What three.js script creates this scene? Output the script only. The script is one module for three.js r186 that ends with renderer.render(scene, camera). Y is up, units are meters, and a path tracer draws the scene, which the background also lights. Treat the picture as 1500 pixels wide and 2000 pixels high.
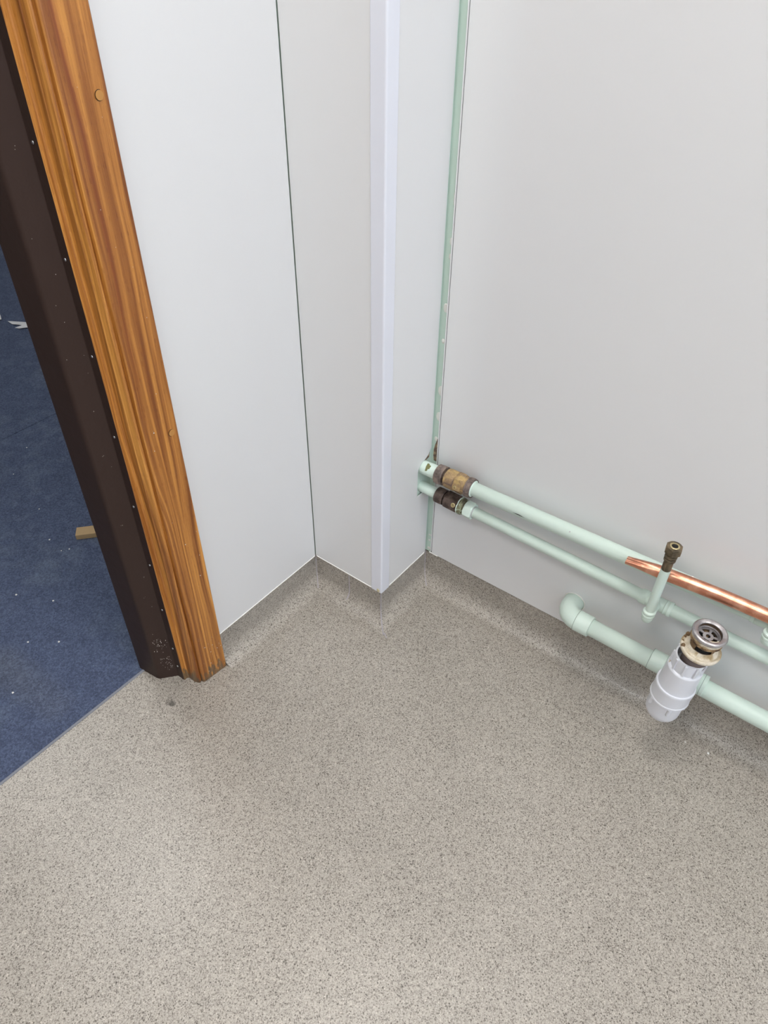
import * as THREE from 'three';
import { RoundedBoxGeometry } from 'three/addons/geometries/RoundedBoxGeometry.js';
import { mergeGeometries, toCreasedNormals, mergeVertices } from 'three/addons/utils/BufferGeometryUtils.js';
import { RectAreaLightUniformsLib } from 'three/addons/lights/RectAreaLightUniformsLib.js';

// ------------------------------------------------------------------ camera, sky, lights, exposure
RectAreaLightUniformsLib.init();
const scene = new THREE.Scene();
const renderer = new THREE.WebGLRenderer({ antialias: true });
renderer.toneMapping = THREE.LinearToneMapping;
renderer.toneMappingExposure = 1.14;
renderer.shadowMap.enabled = true;

const FOCAL = 1451.3;                                            // pixels of a 2000-pixel high frame
const camera = new THREE.PerspectiveCamera(2 * Math.atan(1000 / FOCAL) * 180 / Math.PI, 0.75, 0.02, 40);
camera.position.set(0.828, 1.226, 1.0018);
{
  const right = new THREE.Vector3(0.7914, 0.00921, -0.61122), up = new THREE.Vector3(-0.40464, 0.75737, -0.51251), back = new THREE.Vector3(0.4582, 0.65293, 0.60311);
  camera.quaternion.setFromRotationMatrix(new THREE.Matrix4().makeBasis(right, up, back));
}
scene.add(camera);

scene.background = new THREE.Color().setRGB(0.80, 0.95, 1.18);    // bright overcast sky
scene.backgroundIntensity = 4.2;

const ROOM = { x1: 4.3, z1: 4.0, h: 2.8 };
const LAMP_POWER = 7.4, LAMP_TINT = [1.0, 0.98, 0.95], HALL_POWER = 5.2;

// ------------------------------------------------------------------ helpers
function rng(seed) { let s = seed >>> 0; return () => { s = (s + 0x6D2B79F5) | 0; let t = Math.imul(s ^ (s >>> 15), 1 | s); t = (t + Math.imul(t ^ (t >>> 7), 61 | t)) ^ t; return ((t ^ (t >>> 14)) >>> 0) / 4294967296; }; }
const taken = new Map();
function numbered(name) { const n = taken.get(name) ?? 0; taken.set(name, n + 1); return n ? `${name}_${String(n).padStart(3, '0')}` : name; }
function tag(o, label, category, group, kind) {
  o.userData.label = label; o.userData.category = category;
  if (group) o.userData.group = group;
  if (kind) o.userData.kind = kind;
  return o;
}
function mesh(name, geo, mat, parent) {
  const m = new THREE.Mesh(Array.isArray(geo) ? merge(geo) : geo, mat);
  m.name = parent ? name : numbered(name); m.castShadow = m.receiveShadow = true;
  (parent ?? scene).add(m); return m;
}
function merge(list) { return mergeGeometries(list.map((g) => { const q = g.index ? g.toNonIndexed() : g.clone(); for (const k of Object.keys(q.attributes)) if (!['position', 'normal', 'uv'].includes(k)) q.deleteAttribute(k); return q; })); }
function group(name, x = 0, y = 0, z = 0) { const g = new THREE.Group(); g.name = numbered(name); g.position.set(x, y, z); scene.add(g); return g; }
const box = (x0, x1, y0, y1, z0, z1) => { const g = new THREE.BoxGeometry(x1 - x0, y1 - y0, z1 - z0); g.translate((x0 + x1) / 2, (y0 + y1) / 2, (z0 + z1) / 2); return g; };
const rbox = (x0, x1, y0, y1, z0, z1, r = 0.0006) => { const g = new RoundedBoxGeometry(x1 - x0, y1 - y0, z1 - z0, 2, r); g.translate((x0 + x1) / 2, (y0 + y1) / 2, (z0 + z1) / 2); return g; };
function lathe(profile, seg = 64) {                                // uv in metres: round the girth, along the profile
  const g = new THREE.LatheGeometry(profile.map(([r, y]) => new THREE.Vector2(Math.max(r, 1e-5), y)), seg), uv = g.attributes.uv, girth = 2 * Math.PI * Math.max(...profile.map((q) => q[0]));
  let len = 0; profile.forEach((q, i) => { if (i) len += Math.hypot(q[0] - profile[i - 1][0], q[1] - profile[i - 1][1]); });
  for (let i = 0; i < uv.count; i++) uv.setXY(i, uv.getX(i) * girth, uv.getY(i) * len);
  return g;
}
function creased(g, a = 0.5) { const q = g.index ? g.toNonIndexed() : g; q.scale(1000, 1000, 1000); const c = toCreasedNormals(q, a); c.scale(0.001, 0.001, 0.001); return c; }   // the hash of toCreasedNormals is coarse, so work in millimetres
// a geometry made about +y between 0 and its length, laid from point p to point q
function along(g, p, q) {
  const a = new THREE.Vector3(...p), d = new THREE.Vector3(...q).sub(a).normalize();
  g.applyQuaternion(new THREE.Quaternion().setFromUnitVectors(new THREE.Vector3(0, 1, 0), d)); g.translate(a.x, a.y, a.z); return g;
}
const dist = (p, q) => Math.hypot(p[0] - q[0], p[1] - q[1], p[2] - q[2]);
function rod(p, q, r, seg = 48) { const l = dist(p, q); return along(creased(lathe([[0, 0], [r - 0.0004, 0], [r, 0.0004], [r, l - 0.0004], [r - 0.0004, l], [0, l]], seg), 0.9), p, q); }
function turned(profile, p, q, seg = 56, crease = 0.6) { return along(creased(lathe(profile, seg), crease), p, q); }
// hexagonal nut between p and q, across-flats radius r, with chamfered corners
function hexNut(p, q, r, spin = 0) {
  const l = dist(p, q), R = r / Math.cos(Math.PI / 6), pos = [], idx = [], n = 48, c = 0.16 * r;
  const rad = (t) => { const m = ((t % (Math.PI / 3)) + Math.PI / 3) % (Math.PI / 3) - Math.PI / 6; return r / Math.cos(m); };
  const rings = [[0, (t) => 0], [0, (t) => Math.min(rad(t), r * 0.99)], [c, (t) => Math.min(rad(t), R)], [l - c, (t) => Math.min(rad(t), R)], [l, (t) => Math.min(rad(t), r * 0.99)], [l, (t) => 0]];
  rings.forEach(([y, f]) => { for (let i = 0; i <= n; i++) { const t = i / n * 2 * Math.PI; pos.push(f(t) * Math.cos(t + spin), y, f(t) * Math.sin(t + spin)); } });
  for (let k = 0; k < rings.length - 1; k++) for (let i = 0; i < n; i++) { const A = k * (n + 1) + i, B = A + n + 1; idx.push(A, B, A + 1, A + 1, B, B + 1); }
  const g = new THREE.BufferGeometry(); g.setAttribute('position', new THREE.Float32BufferAttribute(pos, 3)); g.setIndex(idx);
  const uv = new Float32Array(pos.length / 3 * 2); for (let i = 0; i < uv.length / 2; i++) { uv[2 * i] = (i % (n + 1)) / n * 6 * r; uv[2 * i + 1] = pos[3 * i + 1]; }
  g.setAttribute('uv', new THREE.BufferAttribute(uv, 2));
  return along(creased(g, 0.35), p, q);
}
// vertical prism over a plan outline [[x, z], ...]; uv = (length along outline, height) in metres
function prism(plan, y0, y1, crease = 0.5) {
  const outline = [];                                              // long sides get a point close to each end, so that rounding stays at the arrises
  plan.forEach(([x0, z0], i) => { const [x1, z1] = plan[(i + 1) % plan.length], l = Math.hypot(x1 - x0, z1 - z0), k = 0.0006 / l; outline.push([x0, z0]); if (l > 0.004) outline.push([x0 + (x1 - x0) * k, z0 + (z1 - z0) * k], [x1 - (x1 - x0) * k, z1 - (z1 - z0) * k]); });
  const pos = [], uv = [], n = outline.length; let u = 0;
  let area = 0; for (let i = 0; i < n; i++) { const [x0, z0] = outline[i], [x1, z1] = outline[(i + 1) % n]; area += x0 * z1 - x1 * z0; }
  for (let i = 0; i < n; i++) {
    const [x0, z0] = outline[i], [x1, z1] = outline[(i + 1) % n], l = Math.hypot(x1 - x0, z1 - z0);
    const q = [[x0, y0, z0, u, y0], [x1, y0, z1, u + l, y0], [x1, y1, z1, u + l, y1], [x0, y1, z0, u, y1]]; u += l;
    for (const k of area < 0 ? [0, 1, 2, 0, 2, 3] : [0, 2, 1, 0, 3, 2]) { pos.push(...q[k].slice(0, 3)); uv.push(...q[k].slice(3)); }
  }
  const tris = THREE.ShapeUtils.triangulateShape(outline.map(([x, z]) => new THREE.Vector2(x, z)), []);
  for (const y of [y0, y1]) for (const t of tris) {
    const up = y === y1, o = (area < 0) === up ? t : [t[0], t[2], t[1]];
    for (const k of o) { pos.push(outline[k][0], y, outline[k][1]); uv.push(outline[k][0], outline[k][1]); }
  }
  const g = new THREE.BufferGeometry();
  g.setAttribute('position', new THREE.Float32BufferAttribute(pos, 3)); g.setAttribute('uv', new THREE.Float32BufferAttribute(uv, 2));
  g.computeVertexNormals(); return creased(g, crease);
}
// curved patch lying on a cylinder of radius r along x: outline noise makes it a chip or blotch
function cylPatch(cx, cy, cz, r, rx, ra, ang, seed, lift = 0.00025) {
  const R = rng(seed), n = 18, pos = [], idx = [];
  const ph = [R() * 6, R() * 6], P = (dx, da) => pos.push(cx + dx, cy + (r + lift) * Math.sin(ang + da), cz + (r + lift) * Math.cos(ang + da));
  P(0, 0);
  for (const s of [0.5, 1]) for (let i = 0; i < n; i++) { const t = i / n * 2 * Math.PI, w = s * (0.8 + 0.2 * Math.sin(3 * t + ph[0]) + 0.12 * Math.sin(7 * t + ph[1])); P(rx * w * Math.cos(t), ra * w * Math.sin(t)); }
  for (let i = 0; i < n; i++) { const j = (i + 1) % n; idx.push(0, 1 + j, 1 + i); idx.push(1 + i, 1 + j, 1 + n + i, 1 + j, 1 + n + j, 1 + n + i); }
  const g = new THREE.BufferGeometry(); g.setAttribute('position', new THREE.Float32BufferAttribute(pos, 3)); g.setIndex(idx);
  g.setAttribute('uv', new THREE.Float32BufferAttribute(new Float32Array(pos.length / 3 * 2), 2)); g.computeVertexNormals(); return g;
}

// ------------------------------------------------------------------ noise and textures
function tileNoise(seed, nx, ny) {                                  // smooth value noise that tiles after nx by ny cells; takes u, v in 0..1
  const R = rng(seed), a = new Float32Array(nx * ny).map(() => R());
  const s = (t) => t * t * (3 - 2 * t);
  return (u, v) => {
    const x = (u - Math.floor(u)) * nx, y = (v - Math.floor(v)) * ny, i = Math.floor(x) % nx, j = Math.floor(y) % ny, fx = s(x - Math.floor(x)), fy = s(y - Math.floor(y));
    const i1 = (i + 1) % nx, j1 = (j + 1) % ny;
    return (a[j * nx + i] * (1 - fx) + a[j * nx + i1] * fx) * (1 - fy) + (a[j1 * nx + i] * (1 - fx) + a[j1 * nx + i1] * fx) * fy;
  };
}
function texture(data, w, h, metresX, metresY, color = true) {
  const t = new THREE.DataTexture(data, w, h, THREE.RGBAFormat); t.wrapS = t.wrapT = THREE.RepeatWrapping; t.magFilter = THREE.LinearFilter; t.minFilter = THREE.LinearMipmapLinearFilter; t.generateMipmaps = true;
  if (color) t.colorSpace = THREE.SRGBColorSpace;
  t.repeat.set(1 / metresX, 1 / metresY); t.needsUpdate = true; return t;
}
function paint(w, h, f) { const d = new Uint8Array(w * h * 4), c = [0, 0, 0]; for (let j = 0; j < h; j++) for (let i = 0; i < w; i++) { f(i / w, j / h, c, i, j); const k = 4 * (j * w + i); d[k] = Math.min(255, Math.max(0, c[0])); d[k + 1] = Math.min(255, Math.max(0, c[1])); d[k + 2] = Math.min(255, Math.max(0, c[2])); d[k + 3] = 255; } return d; }

const VINYL_M = 1.28;
function vinylTexture(seed, smudge) {
  const N = 2048, R = rng(seed), big = tileNoise(seed + 1, 9, 9), mid = tileNoise(seed + 2, 60, 60), f = new Float32Array(N * N);
  const splat = (n, rMin, rMax, amt) => {
    for (let q = 0; q < n; q++) {
      const x = R() * N, y = R() * N, r = rMin + (rMax - rMin) * R() * R(), e = 0.7 + 0.6 * R(), a = amt * (0.6 + 0.6 * R()), k = Math.ceil(r * 1.5) + 1, th = R() * 3.14, ct = Math.cos(th), st = Math.sin(th);
      for (let dy = -k; dy <= k; dy++) for (let dx = -k; dx <= k; dx++) {
        const ax = dx - (x - Math.floor(x)), ay = dy - (y - Math.floor(y)), p = (ax * ct + ay * st) * e, s = (-ax * st + ay * ct) / e, d = Math.sqrt(p * p + s * s);
        const w = Math.min(1, Math.max(0, r + 0.5 - d)); if (w > 0) { const at = (((Math.floor(y) + dy + N) % N) * N) + ((Math.floor(x) + dx + N) % N); f[at] = f[at] * (1 - w) + a * w; }
      }
    }
  };
  splat(420000, 0.6, 1.7, 20); splat(360000, 0.6, 1.6, -22); splat(230000, 0.6, 1.7, -54); splat(70000, 0.8, 1.8, -92); splat(36000, 0.6, 1.4, 46);
  return texture(paint(N, N, (u, v, c, i, j) => {
    const g = f[j * N + i] + (R() - 0.5) * 12 + (big(u, v) - 0.5) * 7 + (mid(u, v) - 0.5) * 5;
    c[0] = 171 + g; c[1] = 164 + g * 0.99; c[2] = 154 + g * 0.96;
    if (smudge) { const dx = (u - smudge[0]) * VINYL_M, dy = (v - smudge[1]) * VINYL_M, d = Math.hypot(dx, dy * 1.5) / 0.010 + (mid(u * 3, v * 3) - 0.5) * 1.6; if (d < 1) { const k = 0.62 + 0.38 * Math.max(0, d); c[0] *= k; c[1] *= k; c[2] *= k; } }
  }), N, N, VINYL_M, VINYL_M);
}
function carpetTexture() {
  const N = 1024, R = rng(77), a = tileNoise(78, 7, 7), b = tileNoise(79, 40, 40), e = tileNoise(80, 300, 300), d = tileNoise(81, 5, 5);
  return texture(paint(N, N, (u, v, c) => {
    const g = (e(u, v) - 0.5) * 30 + (R() - 0.5) * 34 + (b(u, v) - 0.5) * 8, dust = Math.max(0, a(u, v) * 0.7 + b(u, v) * 0.45 - 0.62) * 26 + (R() > 0.9988 ? 60 : 0), br = Math.max(0, d(u, v) - 0.72) * 60;
    c[0] = 74 + g * 0.8 + dust + br; c[1] = 84 + g * 0.9 + dust + br * 0.7; c[2] = 108 + g + dust * 0.6;
  }), N, N, 0.9, 0.9);
}
function oakTexture() {
  const W = 512, H = 2048, R = rng(5), warp = tileNoise(6, 5, 7), warp2 = tileNoise(7, 12, 26), n1 = tileNoise(8, 22, 3), n2 = tileNoise(9, 56, 7), n3 = tileNoise(10, 130, 16), fine = tileNoise(14, 250, 60), pore = tileNoise(15, 256, 190), dirt = tileNoise(12, 40, 220), dirt2 = tileNoise(13, 12, 70);
  const MU = 0.16, MV = 2.2, mix = (a, b, k) => a + (b - a) * k;
  return texture(paint(W, H, (u, v, c) => {
    const x = u * MU, y = v * MV, w = u + (warp(u, v) - 0.5) * 0.10 + (warp2(u, v) - 0.5) * 0.022;
    let t = 0.46 * n1(w, v) + 0.38 * n2(w, v) + 0.16 * n3(w, v);
    const arch = 0.5 + 0.5 * Math.sin((Math.abs(w - 0.36) * 62 - y * 7.5 + 0.8 * Math.sin(y * 6.3)));           // long nested arches
    t = (t - 0.5) * 1.8 + 0.54 - 0.26 * arch * arch * arch * (n1(w + 0.3, v) > 0.45 ? 1 : 0.35);
    t += (fine(u, v) - 0.5) * 0.22 - (pore(w, v) > 0.84 ? 0.16 : 0) + (R() - 0.5) * 0.07;
    const red = Math.exp(-(((w - 0.335) / 0.016) ** 2)) * Math.max(0, Math.min(1, (y - 0.62) * 4)) * (0.6 + 0.4 * n3(w, v));
    t = Math.max(0, Math.min(1, t - red * 0.45));
    c[0] = mix(124, 212, t) + red * 2; c[1] = mix(68, 148, t) - red * 5; c[2] = mix(22, 70, t);
    const soil = (0.042 - y) / 0.032 + (dirt(u, v) - 0.5) * 1.1 + (dirt2(u, v) - 0.5) * 0.9;       // scuffed grime where mops reach
    if (y < 0.06 && soil > 0.42) { const m = Math.min(0.66, 0.3 + (soil - 0.42) * 0.9); c[0] = mix(c[0], 84, m); c[1] = mix(c[1], 77, m); c[2] = mix(c[2], 68, m); }
  }), W, H, MU, MV);
}
function blotchTexture(seed, cols, metres, cells = 14, grain = 0.1) {   // corroded metal: three colours in ragged patches
  const N = 256, R = rng(seed), a = tileNoise(seed + 1, cells, cells), b = tileNoise(seed + 2, cells * 3, cells * 3), e = tileNoise(seed + 3, 100, 100);
  return texture(paint(N, N, (u, v, c) => {
    const t = Math.min(1, Math.max(0, (a(u, v) * 0.65 + b(u, v) * 0.35 - 0.25) * 2)), g = 1 + (e(u, v) - 0.5) * 2 * grain + (R() - 0.5) * grain;
    const [p, q, w] = t < 0.5 ? [cols[0], cols[1], t * 2] : [cols[1], cols[2], t * 2 - 1];
    for (let i = 0; i < 3; i++) c[i] = (p[i] * (1 - w) + q[i] * w) * g;
  }), N, N, metres, metres);
}
function bumpTexture(seed, cells, metres) { const N = 256, R = rng(seed), a = tileNoise(seed + 1, cells, cells), b = tileNoise(seed + 2, cells * 4, cells * 4); return texture(paint(N, N, (u, v, c) => { c[0] = c[1] = c[2] = 255 * (a(u, v) * 0.6 + b(u, v) * 0.3 + R() * 0.1); }), N, N, metres, metres, false); }

const std = (o) => new THREE.MeshStandardMaterial(o);
const phys = (o) => new THREE.MeshPhysicalMaterial(o);
const lin = (r, g, b) => new THREE.Color().setRGB(r, g, b);
const SMUDGE = [((-0.0107 / VINYL_M) % 1 + 1) % 1, ((0.5753 / VINYL_M) % 1 + 1) % 1];
const M = {
  vinyl: std({ map: vinylTexture(21, SMUDGE), roughness: 0.32, bumpMap: bumpTexture(31, 60, 0.2), bumpScale: 0.00025 }),
  panel: phys({ color: lin(0.74, 0.74, 0.738), roughness: 0.32, clearcoat: 0.15, clearcoatRoughness: 0.25 }),
  pvc: phys({ color: lin(0.76, 0.775, 0.84), roughness: 0.22 }),
  sealant: std({ color: lin(0.82, 0.81, 0.77), roughness: 0.5 }),
  oldSealant: std({ color: lin(0.62, 0.56, 0.36), roughness: 0.6 }),
  greenWall: std({ color: lin(0.60, 0.73, 0.65), roughness: 0.6 }),
  green: phys({ color: lin(0.64, 0.76, 0.685), roughness: 0.4, bumpMap: bumpTexture(33, 20, 0.12), bumpScale: 0.0002 }),
  oak: phys({ map: oakTexture(), roughness: 0.42, clearcoat: 0.25, clearcoatRoughness: 0.3 }),
  plug: std({ color: lin(0.50, 0.24, 0.06), roughness: 0.45 }),
  brown: phys({ color: lin(0.044, 0.027, 0.022), roughness: 0.45, specularIntensity: 0.35, bumpMap: bumpTexture(35, 12, 0.1), bumpScale: 0.0002 }),
  speck: std({ color: lin(0.62, 0.56, 0.50), roughness: 0.8 }),
  steel: std({ color: lin(0.55, 0.56, 0.58), roughness: 0.35, metalness: 1 }),
  carpet: std({ map: carpetTexture(), roughness: 1, bumpMap: bumpTexture(37, 90, 0.2), bumpScale: 0.0015 }),
  carpetEdge: std({ color: lin(0.22, 0.23, 0.26), roughness: 0.7 }),
  brass: std({ map: blotchTexture(41, [[112, 93, 82], [152, 127, 96], [188, 160, 108]], 0.07, 5), roughness: 0.62, metalness: 0.25, bumpMap: bumpTexture(42, 30, 0.05), bumpScale: 0.0006 }),
  brassGrey: std({ map: blotchTexture(43, [[92, 82, 76], [122, 108, 102], [140, 124, 112]], 0.05, 6), roughness: 0.7, metalness: 0.2, bumpMap: bumpTexture(44, 30, 0.04), bumpScale: 0.0006 }),
  brassDark: std({ map: blotchTexture(45, [[66, 54, 48], [88, 74, 67], [104, 90, 82]], 0.05, 5), roughness: 0.5, metalness: 0.3 }),
  brassBright: std({ color: lin(0.62, 0.52, 0.30), roughness: 0.35, metalness: 0.9 }),
  bronze: std({ map: blotchTexture(47, [[82, 72, 56], [104, 92, 72], [124, 106, 84]], 0.04, 5), roughness: 0.5, metalness: 0.35 }),
  copper: std({ map: blotchTexture(49, [[206, 142, 116], [218, 158, 131], [226, 170, 144]], 0.07, 5, 0.05), roughness: 0.3, metalness: 1 }),
  hole: std({ color: lin(0.01, 0.009, 0.008), roughness: 0.9 }),
  halfPainted: std({ map: blotchTexture(61, [[78, 72, 58], [112, 112, 84], [184, 204, 188]], 0.05, 5, 0.1), roughness: 0.6 }),
  olive: std({ color: lin(0.17, 0.17, 0.065), roughness: 0.8 }),
  bare: std({ map: blotchTexture(51, [[112, 92, 84], [150, 128, 104], [176, 158, 130]], 0.03, 5, 0.2), roughness: 0.9 }),
  white: phys({ color: lin(0.72, 0.735, 0.78), roughness: 0.3 }),
  cup: phys({ color: lin(0.70, 0.71, 0.75), roughness: 0.38 }),
  cream: std({ map: blotchTexture(53, [[168, 146, 110], [206, 194, 170], [222, 213, 196]], 0.09, 6, 0.06), roughness: 0.6 }),
  rust: std({ map: blotchTexture(55, [[72, 54, 40], [118, 92, 64], [166, 140, 104]], 0.04, 7, 0.14), roughness: 0.85 }),
  thread: std({ color: lin(0.17, 0.135, 0.125), roughness: 0.7, metalness: 0.1 }),
  chrome: std({ map: blotchTexture(57, [[158, 153, 154], [172, 168, 169], [186, 183, 183]], 0.05, 5, 0.06), roughness: 0.36, metalness: 0.75 }),
  pine: std({ map: blotchTexture(59, [[150, 120, 84], [176, 148, 108], [192, 166, 126]], 0.04, 6), roughness: 0.8 }),
  paper: std({ color: lin(0.72, 0.72, 0.73), roughness: 0.9 }),
  plain: std({ color: lin(0.74, 0.73, 0.72), roughness: 0.7 }),
  outside: std({ color: lin(0.3, 0.3, 0.28), roughness: 0.9 }),
  weld: std({ color: lin(0.42, 0.39, 0.41), roughness: 0.5 }),
  joint: std({ color: lin(0.10, 0.11, 0.105), roughness: 0.8 }),
  paintJoint: std({ color: lin(0.28, 0.36, 0.31), roughness: 0.7 }),
  lampBody: std({ color: lin(0.8, 0.8, 0.8), roughness: 0.5 }),
  glow: std({ color: lin(0.9, 0.9, 0.9), emissive: lin(...LAMP_TINT), emissiveIntensity: LAMP_POWER, roughness: 0.6 }),
  hallGlow: std({ color: lin(0.9, 0.9, 0.9), emissive: lin(1, 1, 1), emissiveIntensity: HALL_POWER, roughness: 0.6 }),
  glass: phys({ color: lin(1, 1, 1), roughness: 0.02, transmission: 1, thickness: 0 }),
};

// ------------------------------------------------------------------ measures of the corner
const A = 0.182, B = 0.1577, ZR = -0.005, XR = 0.1925, SK = 0.086;    // boxed-in corner: width, depth; panel plane of the right wall; its left edge; skirting height
const PT = 0.003, H = ROOM.h;
const DOOR = { z0: 0.5126, z1: 1.40, h: 2.05 };
const structure = (o, label, category) => tag(o, label, category, null, 'structure');

// floors
{
  const g = new THREE.PlaneGeometry(ROOM.x1 + 0.113, ROOM.z1 + 0.02, 1, 1); g.rotateX(-Math.PI / 2); g.translate((ROOM.x1 - 0.113) / 2, 0, (ROOM.z1 - 0.02) / 2);
  const slab = box(-0.113, ROOM.x1, -0.08, -0.0002, -0.02, ROOM.z1); slab.deleteAttribute('uv'); slab.setAttribute('uv', new THREE.BufferAttribute(new Float32Array(slab.attributes.position.count * 2), 2));
  const p = g.attributes.position, uv = g.attributes.uv; for (let i = 0; i < p.count; i++) uv.setXY(i, p.getX(i), p.getZ(i));
  structure(mesh('floor', [g, slab], M.vinyl), 'speckled grey beige safety vinyl floor', 'floor');
  // carpet in the room beyond, laid in two lengths that meet at a seam
  const c = group('floor'); c.name = 'floor_carpet'; structure(c, 'blue carpet in the room beyond the doorway', 'carpet');
  const tile = (x0, x1) => { const t = box(x0, x1, -0.08, 0.001, -2.2, ROOM.z1), q = t.attributes.position, w = t.attributes.uv; for (let i = 0; i < q.count; i++) w.setXY(i, q.getX(i), q.getZ(i)); return t; };
  mesh('carpet_length', tile(-1.0672, -0.1165), M.carpet, c); mesh('carpet_length', tile(-3.4, -1.0688), M.carpet, c);
  structure(mesh('trim_1', rbox(-0.1165, -0.1115, -0.01, 0.0016, 0.545, 1.43, 0.0008), M.carpetEdge), 'thin grey joint strip between blue carpet and speckled vinyl', 'threshold strip');
}

// coved vinyl skirting, mitred round the corner
const COVE_R = 0.034;
const coveProfile = (() => { const p = [[0.0, SK], [0.0, 0.06]]; for (let i = 0; i <= 10; i++) { const t = i / 10 * Math.PI / 2; p.push([COVE_R - COVE_R * Math.cos(t), COVE_R - COVE_R * Math.sin(t) + 0.0003]); } return p; })();
function cove(name, p, q, n, sp, sq, label) {     // wall run p to q (plan), normal n; sp, sq: shift along the run per metre of depth at each end (mitres)
  const pos = [], nor = [], uv = [], idx = [], d = [q[0] - p[0], q[1] - p[1]], L = Math.hypot(...d), e = [d[0] / L, d[1] / L], seg = 1; let v = 0;
  coveProfile.forEach(([dd, h], i) => {
    if (i) v += Math.hypot(dd - coveProfile[i - 1][0], h - coveProfile[i - 1][1]);
    const t = i < 2 ? 0 : (i - 2) / 10 * Math.PI / 2, nd = Math.cos(t), nh = Math.sin(t);
    for (const [pt, s, l] of [[p, sp, 0], [q, sq, L]]) {
      pos.push(pt[0] + n[0] * dd + e[0] * s * dd, h, pt[1] + n[1] * dd + e[1] * s * dd); nor.push(n[0] * nd, nh, n[1] * nd); uv.push(p[0] * 1.7 + p[1] + l + s * dd, 0.3 + v);
    }
  });
  const flip = (e[0] * n[1] - e[1] * n[0]) > 0;
  for (let i = 0; i < coveProfile.length - 1; i++) { const a = 2 * i; flip ? idx.push(a, a + 2, a + 1, a + 1, a + 2, a + 3) : idx.push(a, a + 1, a + 2, a + 1, a + 3, a + 2); }
  // closed behind: the wall face and the floor face of the strip
  const g = new THREE.BufferGeometry(); g.setAttribute('position', new THREE.Float32BufferAttribute(pos, 3)); g.setAttribute('normal', new THREE.Float32BufferAttribute(nor, 3)); g.setAttribute('uv', new THREE.Float32BufferAttribute(uv, 2)); g.setIndex(idx);
  const cap = box(Math.min(p[0], q[0]) - (n[0] ? 0.003 : 0), Math.max(p[0], q[0]), SK - 0.003, SK, Math.min(p[1], q[1]) - (n[1] ? 0.003 : 0), Math.max(p[1], q[1]));
  return structure(mesh(name, [g, cap], M.vinyl), label, 'skirting');
}
const SKX = -0.0038, SKA = B - 0.0038, SKB = A - 0.0038, SKR = ZR - 0.0035;   // skirting faces sit just behind the panel faces
const bbLeft = cove('baseboard_left', [SKX, 0.4455], [SKX, SKA], [1, 0], 0, -1, 'coved vinyl skirting under the white panel beside the oak architrave');
const bbFront = cove('baseboard_front', [SKX, SKA], [SKB, SKA], [0, 1], 1, 1, 'coved vinyl skirting round the wide face of the boxed corner');
const bbSide = cove('baseboard_side', [SKB, SKA], [SKB, SKR], [1, 0], -1, -1, 'coved vinyl skirting on the narrow face of the boxed corner below the pipe stubs');
const bbRight = cove('baseboard_right', [SKB, SKR], [ROOM.x1, SKR], [0, 1], 1, 0, 'coved vinyl skirting along the wall with the pipes');
function weld(parent, pts) { const m = mesh('weld_bead', new THREE.TubeGeometry(new THREE.CatmullRomCurve3(pts.map((p) => new THREE.Vector3(...p)), false, 'centripetal'), 40, 0.0014, 6), M.weld, parent); m.userData.label = 'thin lilac grey weld bead in the vinyl'; }
const mitre = (x, z, nx, nz) => coveProfile.map(([d, h]) => [x + nx * d, h, z + nz * d]);
weld(bbLeft, mitre(SKX, SKA, 1, 1).slice(0, 10));
weld(bbFront, [...mitre(SKB, SKA, 1, 1), [0.2085, 0.0004, 0.181], [0.222, 0.0002, 0.189]]);
weld(bbFront, coveProfile.slice(0, 8).map(([d, h]) => [0.0915 - d * 0.1, h, SKA + d]));
weld(bbRight, mitre(SKB, SKR, 1, 1).slice(0, 11));

// walls behind and their white panels
function wall(name, geos, label) { const w = mesh(name, geos, M.greenWall); return structure(w, label, 'wall'); }
const wallLeft = wall('wall_left', [box(-0.13, -0.0045, 0, H, -0.15, DOOR.z0 - 0.012), box(-0.13, -0.0045, 0, H, DOOR.z1 + 0.01, ROOM.z1 + 0.1), box(-0.13, -0.0045, DOOR.h + 0.01, H, DOOR.z0 - 0.012, DOOR.z1 + 0.01)], 'pale green painted wall under white panels beside the doorway');
{
  const p = mesh('cladding_panel', rbox(-PT, 0, SK + 0.0012, H, B + 0.0015, 0.452), M.panel, wallLeft); p.userData.label = 'glossy white wall panel';
  mesh('cladding_panel', rbox(-PT, 0, SK, H, DOOR.z1 + 0.08, ROOM.z1), M.panel, wallLeft);
  mesh('cladding_panel', rbox(-PT, 0, DOOR.h + 0.07, H, 0.4525, DOOR.z1 + 0.0795), M.panel, wallLeft);
}
const wallCorner = wall('wall_corner', [box(-0.003, A - 0.0045, 0, H, -0.03, B - 0.0045)], 'boxed-in corner clad in white panels with a plastic corner angle');
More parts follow.
